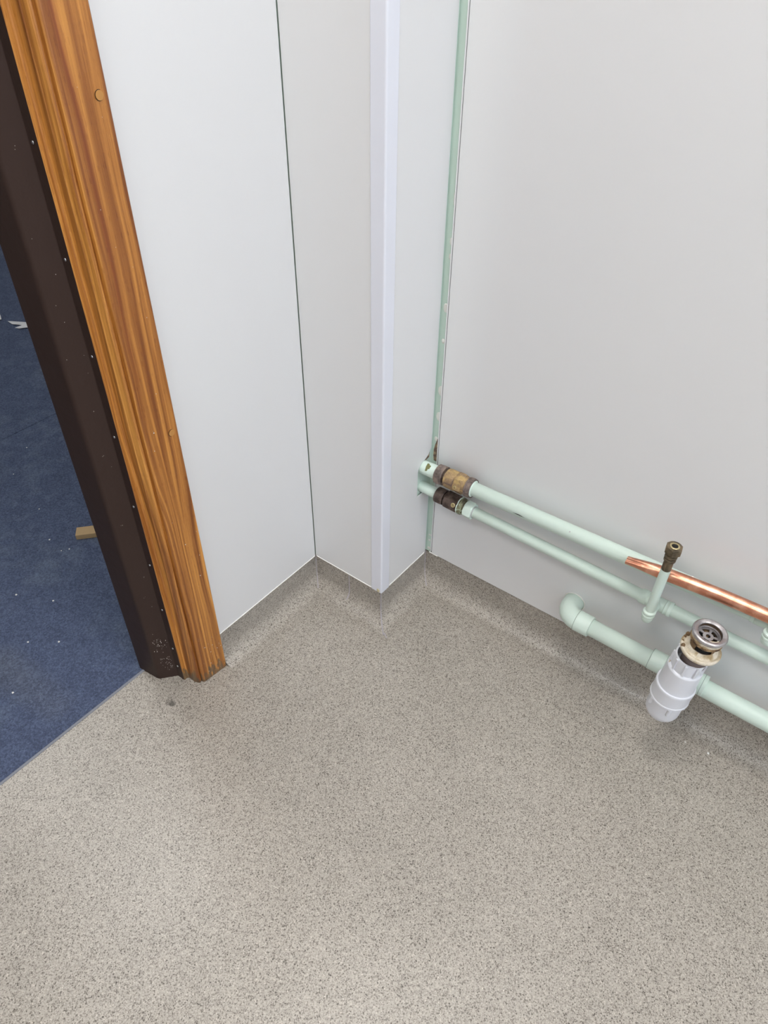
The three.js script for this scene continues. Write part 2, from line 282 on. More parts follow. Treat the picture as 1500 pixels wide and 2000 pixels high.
{
  mesh('cladding_panel', rbox(0.0004, A, SK + 0.0012, H, B - PT, B), M.panel, wallCorner).userData.label = 'wide white panel of the boxing';
  // narrow panel with the ragged cut-out round the pipe stubs
  const s = new THREE.Shape(); const cut = [[0, SK + 0.0012], [B - PT, SK + 0.0012], [B - PT, H], [0, H], [0, 0.372], [0.004, 0.367], [0.009, 0.3585], [0.0165, 0.3545], [0.021, 0.3525], [0.0285, 0.3515], [0.0345, 0.3485], [0.0405, 0.342], [0.0432, 0.333], [0.0428, 0.30], [0.042, 0.2705], [0.031, 0.2685], [0.0205, 0.2685], [0.010, 0.267], [0, 0.2665]];
  cut.forEach(([z, y], i) => i ? s.lineTo(z, y) : s.moveTo(z, y));
  const g = new THREE.ExtrudeGeometry(s, { depth: PT - 0.0008, bevelEnabled: true, bevelSize: 0.0004, bevelThickness: 0.0004, bevelSegments: 1, curveSegments: 4 });
  g.applyMatrix4(new THREE.Matrix4().makeBasis(new THREE.Vector3(0, 0, 1), new THREE.Vector3(0, 1, 0), new THREE.Vector3(-1, 0, 0))); g.translate(A - 0.0004, 0, 0);
  mesh('cladding_panel', g, M.panel, wallCorner).userData.label = 'narrow white panel with a ragged cut-out round the pipes';
  // plastic corner angle with a rounded nose
  const t = 0.0014, L = 0.0268, o = [], r = 0.0032, cx = A + t - r, cz = B + t - r;
  o.push([A + t - L, B + 0.0002], [A + t - L, B + t * 0.5], [A + t - L + 0.0012, B + t]); for (let i = 0; i <= 8; i++) { const a = Math.PI / 2 - i / 8 * Math.PI / 2; o.push([cx + r * Math.cos(a), cz + r * Math.sin(a)]); }
  o.push([A + t, B + t - L + 0.0012], [A + t * 0.5, B + t - L], [A + 0.0002, B + t - L], [A + 0.0002, B + 0.0002]);
  const ang = mesh('corner_angle', prism(o, SK + 0.0005, H, 0.3), M.pvc, wallCorner); ang.userData.label = 'bluish white plastic corner angle';
  // old yellow sealant left at the foot of the corner
  const bead = (a, b, r, m) => mesh('sealant_bead', new THREE.TubeGeometry(new THREE.CatmullRomCurve3([a, [(a[0] + b[0]) / 2, a[1] + 0.0004, (a[2] + b[2]) / 2], b].map((p) => new THREE.Vector3(...p))), 16, r, 6), m, wallCorner);
  bead([A - 0.0005, SK, B - 0.012], [A - 0.0005, SK + 0.0005, B - 0.062], 0.0011, M.oldSealant); bead([A - 0.0005, SK + 0.0004, 0.036], [A - 0.0005, SK, 0.006], 0.0012, M.oldSealant);
  const d = new THREE.SphereGeometry(1, 14, 10); d.scale(0.0042, 0.0052, 0.0012); d.translate(A - 0.007, SK + 0.005, B + 0.0012); mesh('sealant_stain', d, M.oldSealant, wallCorner);
  // bare plaster where the paint came away above the stubs
  mesh('bare_patch', prismPatch([[0.1826, 0.362], [0.1850, 0.374], [0.1892, 0.388], [0.1915, 0.394], [0.1922, 0.372], [0.1922, 0.335], [0.184, 0.335], [0.1822, 0.348]], -0.0078), M.bare, wallCorner);
  { const q = prismPatch([[0.000, 0.374], [0.004, 0.369], [0.010, 0.3595], [0.020, 0.354], [0.026, 0.350], [0.012, 0.344], [0.0, 0.346]], 0); q.applyMatrix4(new THREE.Matrix4().makeBasis(new THREE.Vector3(0, 0, 1), new THREE.Vector3(0, 1, 0), new THREE.Vector3(-1, 0, 0))); q.translate(A - 0.0048, 0, 0); mesh('bare_patch', q, M.bare, wallCorner); }
  const hollow = new THREE.SphereGeometry(1, 16, 10); hollow.scale(0.003, 0.0045, 0.009); hollow.translate(A - 0.0045, 0.3535, 0.017); mesh('gap', hollow, M.hole, wallCorner);
}
function prismPatch(pts, z) { const s = new THREE.Shape(); pts.forEach(([x, y], i) => i ? s.lineTo(x, y) : s.moveTo(x, y)); const g = new THREE.ExtrudeGeometry(s, { depth: 0.0008, bevelEnabled: false }); g.translate(0, 0, z - 0.001); return g; }
const wallRight = wall('wall_right', [box(-0.13, ROOM.x1 + 0.12, 0, H, -0.15, ZR - PT - 0.001)], 'wall with the pipes, pale green under one large white panel');
{
  mesh('cladding_panel', rbox(XR + 0.0034, ROOM.x1, SK + 0.0012, H, ZR - PT, ZR), M.panel, wallRight).userData.label = 'large white panel behind the pipes';
  mesh('panel_edge', rbox(XR, XR + 0.0021, SK + 0.006, H, ZR - PT, ZR + 0.0004, 0.0005), M.panel, wallRight);
  mesh('panel_backing', box(XR - 0.0002, XR + 0.005, SK, H, ZR - PT - 0.0009, ZR - PT - 0.0002), M.joint, wallRight);
  const dabs = [[0.1900, 0.4971, 0.0070, 0.0105], [0.1895, 0.4403, 0.0072, 0.0100], [0.1880, 0.661, 0.0052, 0.0085], [0.1895, 0.776, 0.0030, 0.006], [0.1892, 0.7507, 0.0026, 0.005], [0.1870, 0.5982, 0.0034, 0.005], [0.186, 0.3880, 0.0040, 0.005], [0.1905, 0.842, 0.0020, 0.010], [0.1862, 0.118, 0.0034, 0.0022], [0.1872, 0.134, 0.0042, 0.0016], [0.186, 0.0945, 0.0045, 0.004]];
  for (const [x, y, rx, ry] of dabs) { const g = new THREE.SphereGeometry(1, 16, 10); g.scale(rx, ry, 0.0012); g.translate(x, y, ZR - PT - 0.001); mesh('adhesive_dab', g, M.sealant, wallRight); }
  const bead = (a, b, r) => { const g = new THREE.CapsuleGeometry(r, dist(a, b), 4, 8); g.translate(0, dist(a, b) / 2, 0); mesh('sealant_bead', along(g, a, b), M.sealant, wallRight); };
  bead([XR - 0.002, SK + 0.002, ZR], [XR + 0.018, SK + 0.0008, ZR], 0.0013);
}

const lip = (parent, a, b) => { const g = new THREE.CapsuleGeometry(0.0011, dist(a, b), 3, 8); g.translate(0, dist(a, b) / 2, 0); mesh('panel_lip', along(g, a, b), M.sealant, parent); };
lip(wallLeft, [0.0002, SK + 0.0016, B + 0.004], [0.0002, SK + 0.0016, 0.4445]);
lip(wallCorner, [0.004, SK + 0.0016, B + 0.0002], [A - 0.027, SK + 0.0016, B + 0.0002]);
lip(wallCorner, [A + 0.0002, SK + 0.0016, 0.004], [A + 0.0002, SK + 0.0016, B - 0.027]);

// rest of the room, out of view: window wall, rear wall, ceiling with its light panels
const WIN = { z0: 0.5, z1: 2.7, y0: 1.0, y1: 2.4 };
structure(mesh('wall_window', [box(ROOM.x1, ROOM.x1 + 0.12, 0, WIN.y0, -0.15, ROOM.z1 + 0.1), box(ROOM.x1, ROOM.x1 + 0.12, WIN.y1, H, -0.15, ROOM.z1 + 0.1), box(ROOM.x1, ROOM.x1 + 0.12, WIN.y0, WIN.y1, -0.15, WIN.z0), box(ROOM.x1, ROOM.x1 + 0.12, WIN.y0, WIN.y1, WIN.z1, ROOM.z1 + 0.1)], M.plain), 'plain off-white wall with the window, out of view on the right', 'wall');
structure(mesh('wall_rear', [box(-3.5, ROOM.x1 + 0.12, 0, H, ROOM.z1, ROOM.z1 + 0.12)], M.plain), 'plain off-white wall behind the camera', 'wall');
structure(mesh('ceiling', [box(-3.5, ROOM.x1 + 0.12, H, H + 0.1, -2.3, ROOM.z1 + 0.12)], M.plain), 'plain white ceiling above the view', 'ceiling');
{
  const w = group('window_1', ROOM.x1 + 0.06, 0, 0); structure(w, 'white framed window letting in daylight from the right', 'window');
  const f = 0.05; mesh('window_frame', [box(-0.03, 0.03, WIN.y0, WIN.y0 + f, WIN.z0, WIN.z1), box(-0.03, 0.03, WIN.y1 - f, WIN.y1, WIN.z0, WIN.z1), box(-0.03, 0.03, WIN.y0 + f, WIN.y1 - f, WIN.z0, WIN.z0 + f), box(-0.03, 0.03, WIN.y0 + f, WIN.y1 - f, WIN.z1 - f, WIN.z1), box(-0.03, 0.03, WIN.y0 + f, WIN.y1 - f, (WIN.z0 + WIN.z1) / 2 - f / 2, (WIN.z0 + WIN.z1) / 2 + f / 2)], M.white, w);
  const m = (WIN.z0 + WIN.z1) / 2;
  for (const [a, b] of [[WIN.z0 + f, m - f / 2], [m + f / 2, WIN.z1 - f]]) { const g = new THREE.PlaneGeometry(b - a, WIN.y1 - WIN.y0 - 2 * f); g.rotateY(-Math.PI / 2); g.translate(0, (WIN.y0 + WIN.y1) / 2, (a + b) / 2); mesh('pane', g, M.glass, w); }
}
function lightPanel(x, z, size, power, tint, mat, label) {
  const g = group('light_panel', x, H, z); tag(g, label, 'ceiling light', 'ceiling light panels');
  mesh('frame', [box(-size / 2 - 0.02, size / 2 + 0.02, -0.012, 0, -size / 2 - 0.02, -size / 2), box(-size / 2 - 0.02, size / 2 + 0.02, -0.012, 0, size / 2, size / 2 + 0.02), box(-size / 2 - 0.02, -size / 2, -0.012, 0, -size / 2, size / 2), box(size / 2, size / 2 + 0.02, -0.012, 0, -size / 2, size / 2)], M.lampBody, g);
  mesh('diffuser', box(-size / 2, size / 2, -0.006, 0, -size / 2, size / 2), mat, g);
  const l = new THREE.RectAreaLight(lin(...tint), power, size, size); l.name = 'panel_light'; l.position.set(0, -0.016, 0); l.rotation.x = -Math.PI / 2; g.add(l);
}
const PANELS = []; for (const x of [0.52, 2.4]) for (const z of [0.6, 1.9]) PANELS.push([x, z]);
PANELS.forEach(([x, z], i) => lightPanel(x, z, 0.6, LAMP_POWER, LAMP_TINT, M.glow, ['square ceiling light panel above the boxed corner and the pipes', 'square ceiling light panel beside the doorway above the vinyl floor', 'square ceiling light panel by the window above the pipe wall', 'square ceiling light panel by the window in mid room'][i]));

// room beyond the doorway
structure(mesh('wall_beyond', [box(-3.52, -3.4, 0, H, -2.3, ROOM.z1 + 0.1), box(-3.5, -0.13, 0, H, -2.32, -2.2), box(-0.13, -0.01, 0, H, -2.3, -0.15)], M.plain), 'plain walls of the carpeted room beyond the doorway', 'wall');
for (const [x, z, label] of [[-1.1, 0.3, 'square ceiling light panel above the blue carpet near the doorway'], [-2.4, 0.3, 'square ceiling light panel above the far part of the blue carpet']]) lightPanel(x, z, 0.6, HALL_POWER, [1, 1, 1], M.hallGlow, label);

// ------------------------------------------------------------------ door frame and architrave
{
  const d = group('door_1', -0.065, 0, DOOR.z0); structure(d, 'dark brown painted door frame beside the oak architrave', 'door frame');
  const X = 0.065, Z = -DOOR.z0;
  const plan = (pts) => pts.map(([x, z]) => [x + X, z + Z]);
  const corner = (cx, cz, r, a0, a1, n = 8) => Array.from({ length: n + 1 }, (_, i) => { const a = a0 + (a1 - a0) * i / n; return [cx + r * Math.cos(a), cz + r * Math.sin(a)]; });
  // jamb: rebate face, splayed face, rounded arris, reveal
  const jamb = [[-0.1275, 0.5015], [-0.0315, 0.5015], [-0.0315, 0.5226], [-0.0488, 0.5232], [-0.0500, 0.5240], [-0.0705, 0.5490], [-0.0722, 0.5506], [-0.0742, 0.5519], [-0.0768, 0.5528], [-0.0800, 0.5533], [-0.1235, 0.5583], [-0.1265, 0.5565]];
  mesh('jamb', prism(plan(jamb), 0, DOOR.h + 0.03, 0.45), M.brown, d);
  const zc = DOOR.z0 + DOOR.z1;
  mesh('jamb', prism(plan(jamb.map(([x, z]) => [x, zc - z]).reverse()), 0, DOOR.h + 0.03, 0.45), M.brown, d);
  mesh('head', box(-0.1275 + X, -0.0315 + X, DOOR.h - 0.03, DOOR.h + 0.03, 0.5596 + Z, zc - 0.5596 + Z), M.brown, d);
  const pinY = [0.0364, 0.0908, 0.2013, 0.3162, 0.4483, 0.5844, 0.7184, 0.8542, 0.9899, 1.1255, 1.261, 1.397, 1.533, 1.669];
  for (const y of pinY) { const g = new THREE.SphereGeometry(0.0022, 12, 8); g.scale(1, 1, 0.55); g.translate(-0.0418 + X, y, 0.523 + Z); mesh('pin', g, M.steel, d).userData.label = 'small steel pin head'; }
  // spatter of dried paint low on the room face
  const R = rng(91), sp = [];
  const dot = (y, z, r) => { const g = new THREE.SphereGeometry(r, 6, 5); g.scale(0.35, 1, 1); g.translate(-0.0500 - (z - 0.5240) * 0.82 + X, y, z + Z); sp.push(g); };
  for (let i = 0; i < 34; i++) dot(0.098 + (R() - 0.5) * 0.04, 0.5405 + (R() - 0.5) * 0.014 + (R() > 0.8 ? -0.008 : 0), 0.0004 + 0.0009 * R() * R());
  for (let i = 0; i < 40; i++) dot(0.045 + (R() - 0.5) * 0.045, 0.5345 + (R() - 0.5) * 0.016, 0.0004 + 0.0007 * R() * R());
  for (let i = 0; i < 26; i++) dot(0.1 + R() * 1.0, 0.526 + R() * 0.02, 0.0003 + 0.0004 * R());
  const s = mesh('paint_spatter', sp, M.speck, d); s.userData.kind = 'stuff'; s.userData.label = 'pale specks of dried paint';
}
{
  // moulded oak architrave: thin inner bead, hollow, quirk, broad face
  const ox = 0, oz = 0.48, t = group('trim_2', ox, 0, oz); structure(t, 'moulded oak architrave with grimy foot at the doorway', 'architrave');
  const prof = [[-0.0045, 0.4462], [0.0075, 0.4458], [0.0090, 0.4474], [0.0048, 0.4985], [0.0040, 0.5008], [0.0022, 0.5026], [-0.0032, 0.5036], [-0.0031, 0.5050], [-0.0010, 0.5064], [-0.0014, 0.5078], [-0.0030, 0.5096], [-0.0106, 0.5124], [-0.0120, 0.5134], [-0.0150, 0.5130], [-0.0230, 0.5128], [-0.0275, 0.5132], [-0.0298, 0.5146], [-0.0303, 0.5165], [-0.0303, 0.5218], [-0.0315, 0.5226], [-0.0315, 0.501], [-0.0045, 0.501]];
  const local = (p) => p.map(([x, z]) => [x - ox, z - oz]);
  const g = prism(local(prof), 0.0006, DOOR.h + 0.07, 0.34); mesh('architrave_upright', g, M.oak, t);
  const zc = DOOR.z0 + DOOR.z1;
  mesh('architrave_upright', prism(local(prof.map(([x, z]) => [x, zc - z]).reverse()), 0.0006, DOOR.h + 0.07, 0.4), M.oak, t);
  const head = box(-0.0045, 0.0085, DOOR.h + 0.003, DOOR.h + 0.07, 0.5125 - oz, zc - 0.5125 - oz); { const p = head.attributes.position, u = head.attributes.uv; for (let i = 0; i < p.count; i++) u.setXY(i, p.getY(i), p.getZ(i)); } mesh('architrave_head', head, M.oak, t);
  for (const y of [1.0339, 0.5785, 1.489, 0.124].slice(0, 3)) {
    const p = new THREE.CylinderGeometry(0.0052, 0.0054, 0.0022, 28); p.rotateZ(-Math.PI / 2); p.rotateY(0.077); p.translate(0.00818, y, 0.4576 - oz); const q = mesh('wood_plug', p, M.plug, t); q.userData.label = 'round wooden plug over a screw';
    const ring = new THREE.TorusGeometry(0.0056, 0.00035, 6, 30); ring.rotateY(Math.PI / 2 + 0.077); ring.translate(0.0083, y, 0.4576 - oz); mesh('joint', ring, M.hole, q);
  }
  const R = rng(95), sp = []; for (let i = 0; i < 46; i++) { const z = 0.449 + R() * 0.045, y = R() < 0.5 ? 0.01 + R() * 0.12 : 0.05 + R() * 1.05, g2 = new THREE.SphereGeometry(0.0003 + 0.0008 * R() ** 3, 6, 5); g2.scale(0.4, 1.2, 1); g2.translate(0.0090 - (z - 0.4474) * 0.077, y, z - oz); sp.push(g2); }
  const s = mesh('paint_spatter', sp, M.speck, t); s.userData.kind = 'stuff'; s.userData.label = 'pale specks of paint on the oak';
}

// ------------------------------------------------------------------ water pipes
const upY = (x) => 0.3405 + (x - 0.371) * 0.02, UZ = 0.024, RU = 0.014;
const loY = (x) => 0.2808 - (x - 0.4917) * 0.0195, RL = 0.011;
{
  const t = group('water_pipe'); tag(t, 'thicker upper mint green water pipe with corroded brass coupling near the corner', 'pipe');
  const P = (x) => [x, upY(x), UZ];
  mesh('pipe_stub', rod(P(A - 0.03), P(0.222), RU), M.green, t);
  mesh('tube', rod(P(0.298), P(1.5), RU), M.green, t);
  const c = mesh('coupling', turned([[0.0, 0], [0.0155, 0], [0.0188, 0.001], [0.0194, 0.006], [0.0194, 0.022], [0.0186, 0.0235], [0.0176, 0.025], [0.0176, 0.034], [0.0180, 0.036], [0.0178, 0.046], [0.0166, 0.048], [0.0, 0.048]], P(0.238), P(0.286)), M.brass, t); c.userData.label = 'tarnished brass coupling body';
  mesh('coupling_flat', hexNut(P(0.2605), P(0.2785), 0.0186, 0.35), M.brass, c);
  const n1 = mesh('compression_nut', hexNut(P(0.2165), P(0.2335), 0.0190, 0.15), M.brassGrey, t); n1.userData.label = 'grey corroded compression nut';
  mesh('thread', rod(P(0.233), P(0.240), 0.0150), M.brassDark, t);
  mesh('compression_nut', turned([[0, 0], [0.0175, 0], [0.0194, 0.001], [0.0198, 0.008], [0.0188, 0.013], [0, 0.013]], P(0.285), P(0.298)), M.brassGrey, t);
  mesh('paint_ridge', turned([[0.0, 0], [0.0165, 0], [0.0168, 0.0012], [0.0152, 0.0026], [0.0142, 0.0032], [0, 0.0032]], P(0.2965), P(0.2997)), M.green, t);
  // small test screw on the coupling, facing the room
  const sc = [0.268, upY(0.268) + 0.001, UZ + 0.0186]; mesh('screw', turned([[0, 0], [0.0036, 0], [0.0036, 0.0014], [0.003, 0.0018], [0.0022, 0.0018], [0.002, 0.0008], [0, 0.0008]], sc, [sc[0], sc[1] + 0.0006, sc[2] + 0.002], 24), M.brassBright, c);
  const blot = [cylPatch(0.197, upY(0.197), UZ, RU, 0.0058, 0.72, 0.95, 8)];
  mesh('bare_patch', blot, M.olive, t).userData.label = 'olive patch where the green paint is gone';
  mesh('scratch', cylPatch(0.404, upY(0.404), UZ, RU, 0.013, 0.085, -0.06, 11), M.hole, t);
  mesh('scratch', cylPatch(0.503, upY(0.503), UZ, RU, 0.0015, 0.12, 0.7, 12), M.weld, t);
  // second tap tail, cut by the frame on the right
  const tx = 0.850; mesh('tap_tail', [turned(tailProfile(0.11), [tx, upY(tx) - 0.006, 0.066], [tx, 1, 0.066]), rod([tx, upY(tx) - 0.003, UZ], [tx, upY(tx) + 0.0, 0.064], 0.0075)], M.green, t);
  mesh('tee', [rod(P(0.822), P(0.874), RU + 0.0018), rod(P(0.815), P(0.8225), RU + 0.001)], M.green, t);
  // crumbs of sealant along the top of the pipe
  const R = rng(17), cr = []; for (let i = 0; i < 26; i++) { const x = 0.70 + R() * 0.16, g = new THREE.IcosahedronGeometry(0.0006 + 0.0013 * R(), 0); g.scale(1.6, 0.7, 1); g.translate(x, upY(x) + RU * 0.93, UZ - RU * 0.32 + (R() - 0.5) * 0.004); cr.push(g); }
  const k = mesh('paint_crumbs', cr, M.sealant, t); k.userData.kind = 'stuff';
}
function tailProfile(l) { return [[0, -0.004], [0.0050, -0.0036], [0.0082, -0.001], [0.0094, 0.003], [0.0096, 0.0065], [0.0088, 0.0078], [0.0088, 0.0090], [0.0104, 0.0100], [0.0108, 0.0120], [0.0104, 0.0138], [0.0088, 0.0148], [0.0088, 0.0162], [0.0104, 0.0172], [0.0108, 0.0192], [0.0104, 0.0212], [0.0090, 0.0224], [0.0078, 0.0236], [0.0078, l], [0, l]]; }
{
  const t = group('water_pipe'); tag(t, 'thinner lower mint green water pipe with dark brass coupling and upright tap tail', 'pipe');
  const P = (x) => [x, loY(x), UZ];
  mesh('pipe_stub', rod(P(A - 0.03), P(0.228), RL), M.green, t);
  mesh('tube', rod(P(0.300), P(1.5), RL), M.green, t);
  const n = mesh('compression_nut', hexNut(P(0.2185), P(0.2375), 0.0158, 0.2), M.brassDark, t); n.userData.label = 'dark bronze compression nut';
  mesh('thread', rod(P(0.237), P(0.242), 0.0122), M.brassDark, t);
  const c = mesh('valve_body', hexNut(P(0.2415), P(0.274), 0.0172, 0.28), M.brassDark, t); c.userData.label = 'dark bronze isolating valve body';
  const sx = 0.266, sc = [sx, loY(sx) + 0.007, UZ + 0.0157]; mesh('valve_screw', turned([[0, 0], [0.0046, 0], [0.0046, 0.0016], [0.0036, 0.002], [0.003, 0.001], [0, 0.001]], sc, [sc[0], sc[1] + 0.001, sc[2] + 0.002], 24), M.brassBright, c);
  mesh('painted_end', turned([[0, 0], [0.0174, 0], [0.0176, 0.003], [0.0170, 0.008], [0.0155, 0.011], [0.0132, 0.012], [0.0132, 0.016], [0, 0.016]], P(0.2725), P(0.2885)), M.halfPainted, t);
  mesh('painted_band', turned([[0.0, 0], [0.0178, 0], [0.0180, 0.0020], [0.0, 0.0024]], P(0.2722), P(0.2754)), M.green, t);
  mesh('compression_nut', hexNut(P(0.2865), P(0.3045), 0.0158, 0.4), M.green, t).userData.label = 'compression nut painted mint green';
  mesh('nut_face', rod(P(0.3043), P(0.3058), 0.0118), M.weld, t);
  // tee and riser
  const tx = 0.6765, tz = 0.0645, b0 = loY(tx) + 0.0005;
  mesh('tee', [rod(P(0.649), P(0.704), RL + 0.0014), turned([[0, 0], [RL + 0.0018, 0], [RL + 0.0024, 0.002], [RL + 0.0024, 0.010], [RL + 0.0014, 0.012], [0, 0.012]], P(0.648), P(0.660)), turned([[0, 0], [RL + 0.0014, 0], [RL + 0.0024, 0.0015], [RL + 0.0016, 0.003], [RL + 0.0016, 0.006], [RL + 0.0026, 0.0075], [RL + 0.0022, 0.013], [0, 0.013]], P(0.691), P(0.704)), rod([tx, b0 + 0.002, UZ], [tx, b0 + 0.006, tz], 0.0092)], M.green, t);
  const tail = mesh('tap_tail', turned(tailProfile(0.121), [tx, b0 - 0.006, tz], [tx + 0.003, b0 + 0.16, tz]), M.green, t); tail.userData.label = 'green painted upright tail';
  const T = (h) => [tx + 0.003 * h / 0.166, b0 - 0.006 + h, tz];
  const raw = mesh('bare_tail', rod(T(0.1155), T(0.150), 0.0076), M.bronze, t); raw.userData.label = 'unpainted bronze end of the tail';
  mesh('paint_edge', turned([[0, 0], [0.0079, 0], [0.0081, 0.0006], [0.0079, 0.0012], [0, 0.0012]], T(0.1145), T(0.1157)), M.green, raw);
  mesh('olive_ring', [rod(T(0.141), T(0.1465), 0.0094), rod(T(0.1480), T(0.1530), 0.0098)], M.bronze, raw);
  const nut = mesh('tap_nut', [hexNut(T(0.1575), T(0.171), 0.0118, 0.3), rod(T(0.151), T(0.159), 0.0088)], M.bronze, t); nut.userData.label = 'hexagonal bronze tap nut, open at the top';
  mesh('nut_rim', turned([[0.0048, 0], [0.0072, 0], [0.0078, 0.0006], [0.0072, 0.0011], [0.0052, 0.0011], [0.0048, 0]], T(0.1708), T(0.1719)), M.brassBright, nut);
  mesh('nut_bore', rod(T(0.168), T(0.1713), 0.0050), M.hole, nut);
}
// ------------------------------------------------------------------ copper offcut
{
  const pts = [[0.6135, 0.3593, 0.0470], [0.6437, 0.3631, 0.0466], [0.6776, 0.3657, 0.0456], [0.7589, 0.3702, 0.0432], [0.8364, 0.3712, 0.0412], [0.98, 0.3740, 0.0410]].map((p) => new THREE.Vector3(...p));
  const curve = new THREE.CatmullRomCurve3(pts, false, 'centripetal'), n = 90, m = 40, view = new THREE.Vector3(0, 0.67, 0.742), across = new THREE.Vector3(0, 0.742, -0.67), pos = [], uv = [], idx = [];
  const r = 0.0110, w = 0.0009, L = curve.getLength();
  for (const side of [0, 1]) for (let i = 0; i <= n; i++) {
    const f = (i / n) ** 1.6, c = curve.getPointAt(f), s = f * L, k = Math.min(1, s / 0.06), e = k * k * (3 - 2 * k), th = 0.68 + 0.32 * e, wd = 1.25 - 0.25 * e, rr = r - side * w;
    for (let j = 0; j <= m; j++) {
      const a = j / m * 2 * Math.PI; let ua = rr * th * Math.cos(a), ub = rr * wd * Math.sin(a); ub -= (1 - e) * 0.0042 * Math.exp(-((Math.cos(a) - 0.1) ** 2) * 9) * Math.max(0, Math.sin(a)); 
      pos.push(c.x, c.y + across.y * ua + view.y * ub, c.z + across.z * ua + view.z * ub); uv.push(s, a * r);
    }
  }
  const W = m + 1, half = (n + 1) * W;
  for (let i = 0; i < n; i++) for (let j = 0; j < m; j++) { const a = i * W + j, b = a + W; idx.push(a, b, a + 1, a + 1, b, b + 1); idx.push(half + a, half + a + 1, half + b, half + a + 1, half + b + 1, half + b); }
  for (let j = 0; j < m; j++) { idx.push(j, j + 1, half + j, j + 1, half + j + 1, half + j); const a = n * W + j; idx.push(a, half + a, a + 1, a + 1, half + a, half + a + 1); }
  const g = new THREE.BufferGeometry(); g.setAttribute('position', new THREE.Float32BufferAttribute(pos, 3)); g.setAttribute('uv', new THREE.Float32BufferAttribute(uv, 2)); g.setIndex(idx); g.computeVertexNormals();
  tag(mesh('copper_pipe', g, M.copper), 'bare copper pipe with pinched end lying on the upper green pipe', 'pipe');
}

// ------------------------------------------------------------------ waste pipe
const WY = 0.156, WZ = 0.035, RW = 0.0165, TX = 0.7655, TZ = 0.105;
{
  const t = group('waste_pipe'); tag(t, 'fat mint green waste pipe turning into the wall just above the skirting', 'waste pipe');
  const P = (x) => [x, WY - Math.max(0, x - 0.82) * 0.03, WZ];
  mesh('tube', rod(P(0.575), P(1.5), RW), M.green, t);
  const RE = 0.0195, ex = 0.556, er = 0.026;
  const curve = new THREE.CatmullRomCurve3(Array.from({ length: 13 }, (_, i) => { const a = i / 12 * Math.PI / 2; return new THREE.Vector3(ex - er * Math.sin(a), WY, WZ - er + er * Math.cos(a)); }).concat([new THREE.Vector3(ex - er, WY, ZR - 0.012)]));
  mesh('elbow', [new THREE.TubeGeometry(curve, 40, RE, 40)], M.green, t);
  mesh('elbow_socket', turned([[0, 0], [RE, 0], [RE + 0.0010, 0.0006], [RE + 0.0006, 0.028], [RE - 0.0006, 0.0288], [0, 0.0288]], P(0.5555), P(0.584)), M.green, t);
  mesh('joint_line', [turned([[0, 0], [RE + 0.0002, 0], [RE + 0.0002, 0.0007], [0, 0.0007]], P(0.5548), P(0.5556))], M.paintJoint, t);
  mesh('wall_socket', turned([[0, 0], [RE + 0.0016, 0], [RE + 0.0016, 0.004], [RE, 0.005], [0, 0.005]], [ex - er, WY, ZR - 0.004], [ex - er, WY, ZR + 0.001]), M.green, t);
  const lip = new THREE.TorusGeometry(RE + 0.0016, 0.0012, 8, 40); lip.translate(ex - er, WY, ZR + 0.0002); mesh('wall_seal', lip, M.sealant, t);
  const tee = mesh('tee', [turned([[0, 0], [RE - 0.0006, 0], [RE, 0.0006], [RE, 0.0255], [RE - 0.001, 0.0265], [RE - 0.0014, 0.072], [RE - 0.0004, 0.073], [RE, 0.0735], [RE, 0.0994], [RE - 0.0006, 0.1], [0, 0.1]], P(0.7015), P(0.8015)), rod([TX, WY + 0.004, WZ], [TX, WY + 0.052, WZ + 0.010], 0.0175), turned([[0, 0], [0.0175, 0], [0.0195, 0.001], [0.0195, 0.018], [0.0175, 0.019], [0, 0.019]], [TX, WY + 0.040, WZ + 0.0075], [TX, WY + 0.0585, WZ + 0.0113])], M.green, t);
  for (const x of [0.7010, 0.7945]) mesh('joint_line', turned([[0, 0], [RE + 0.0002, 0], [RE + 0.0002, 0.0008], [0, 0.0008]], P(x), P(x + 0.0008)), M.paintJoint, tee);
}

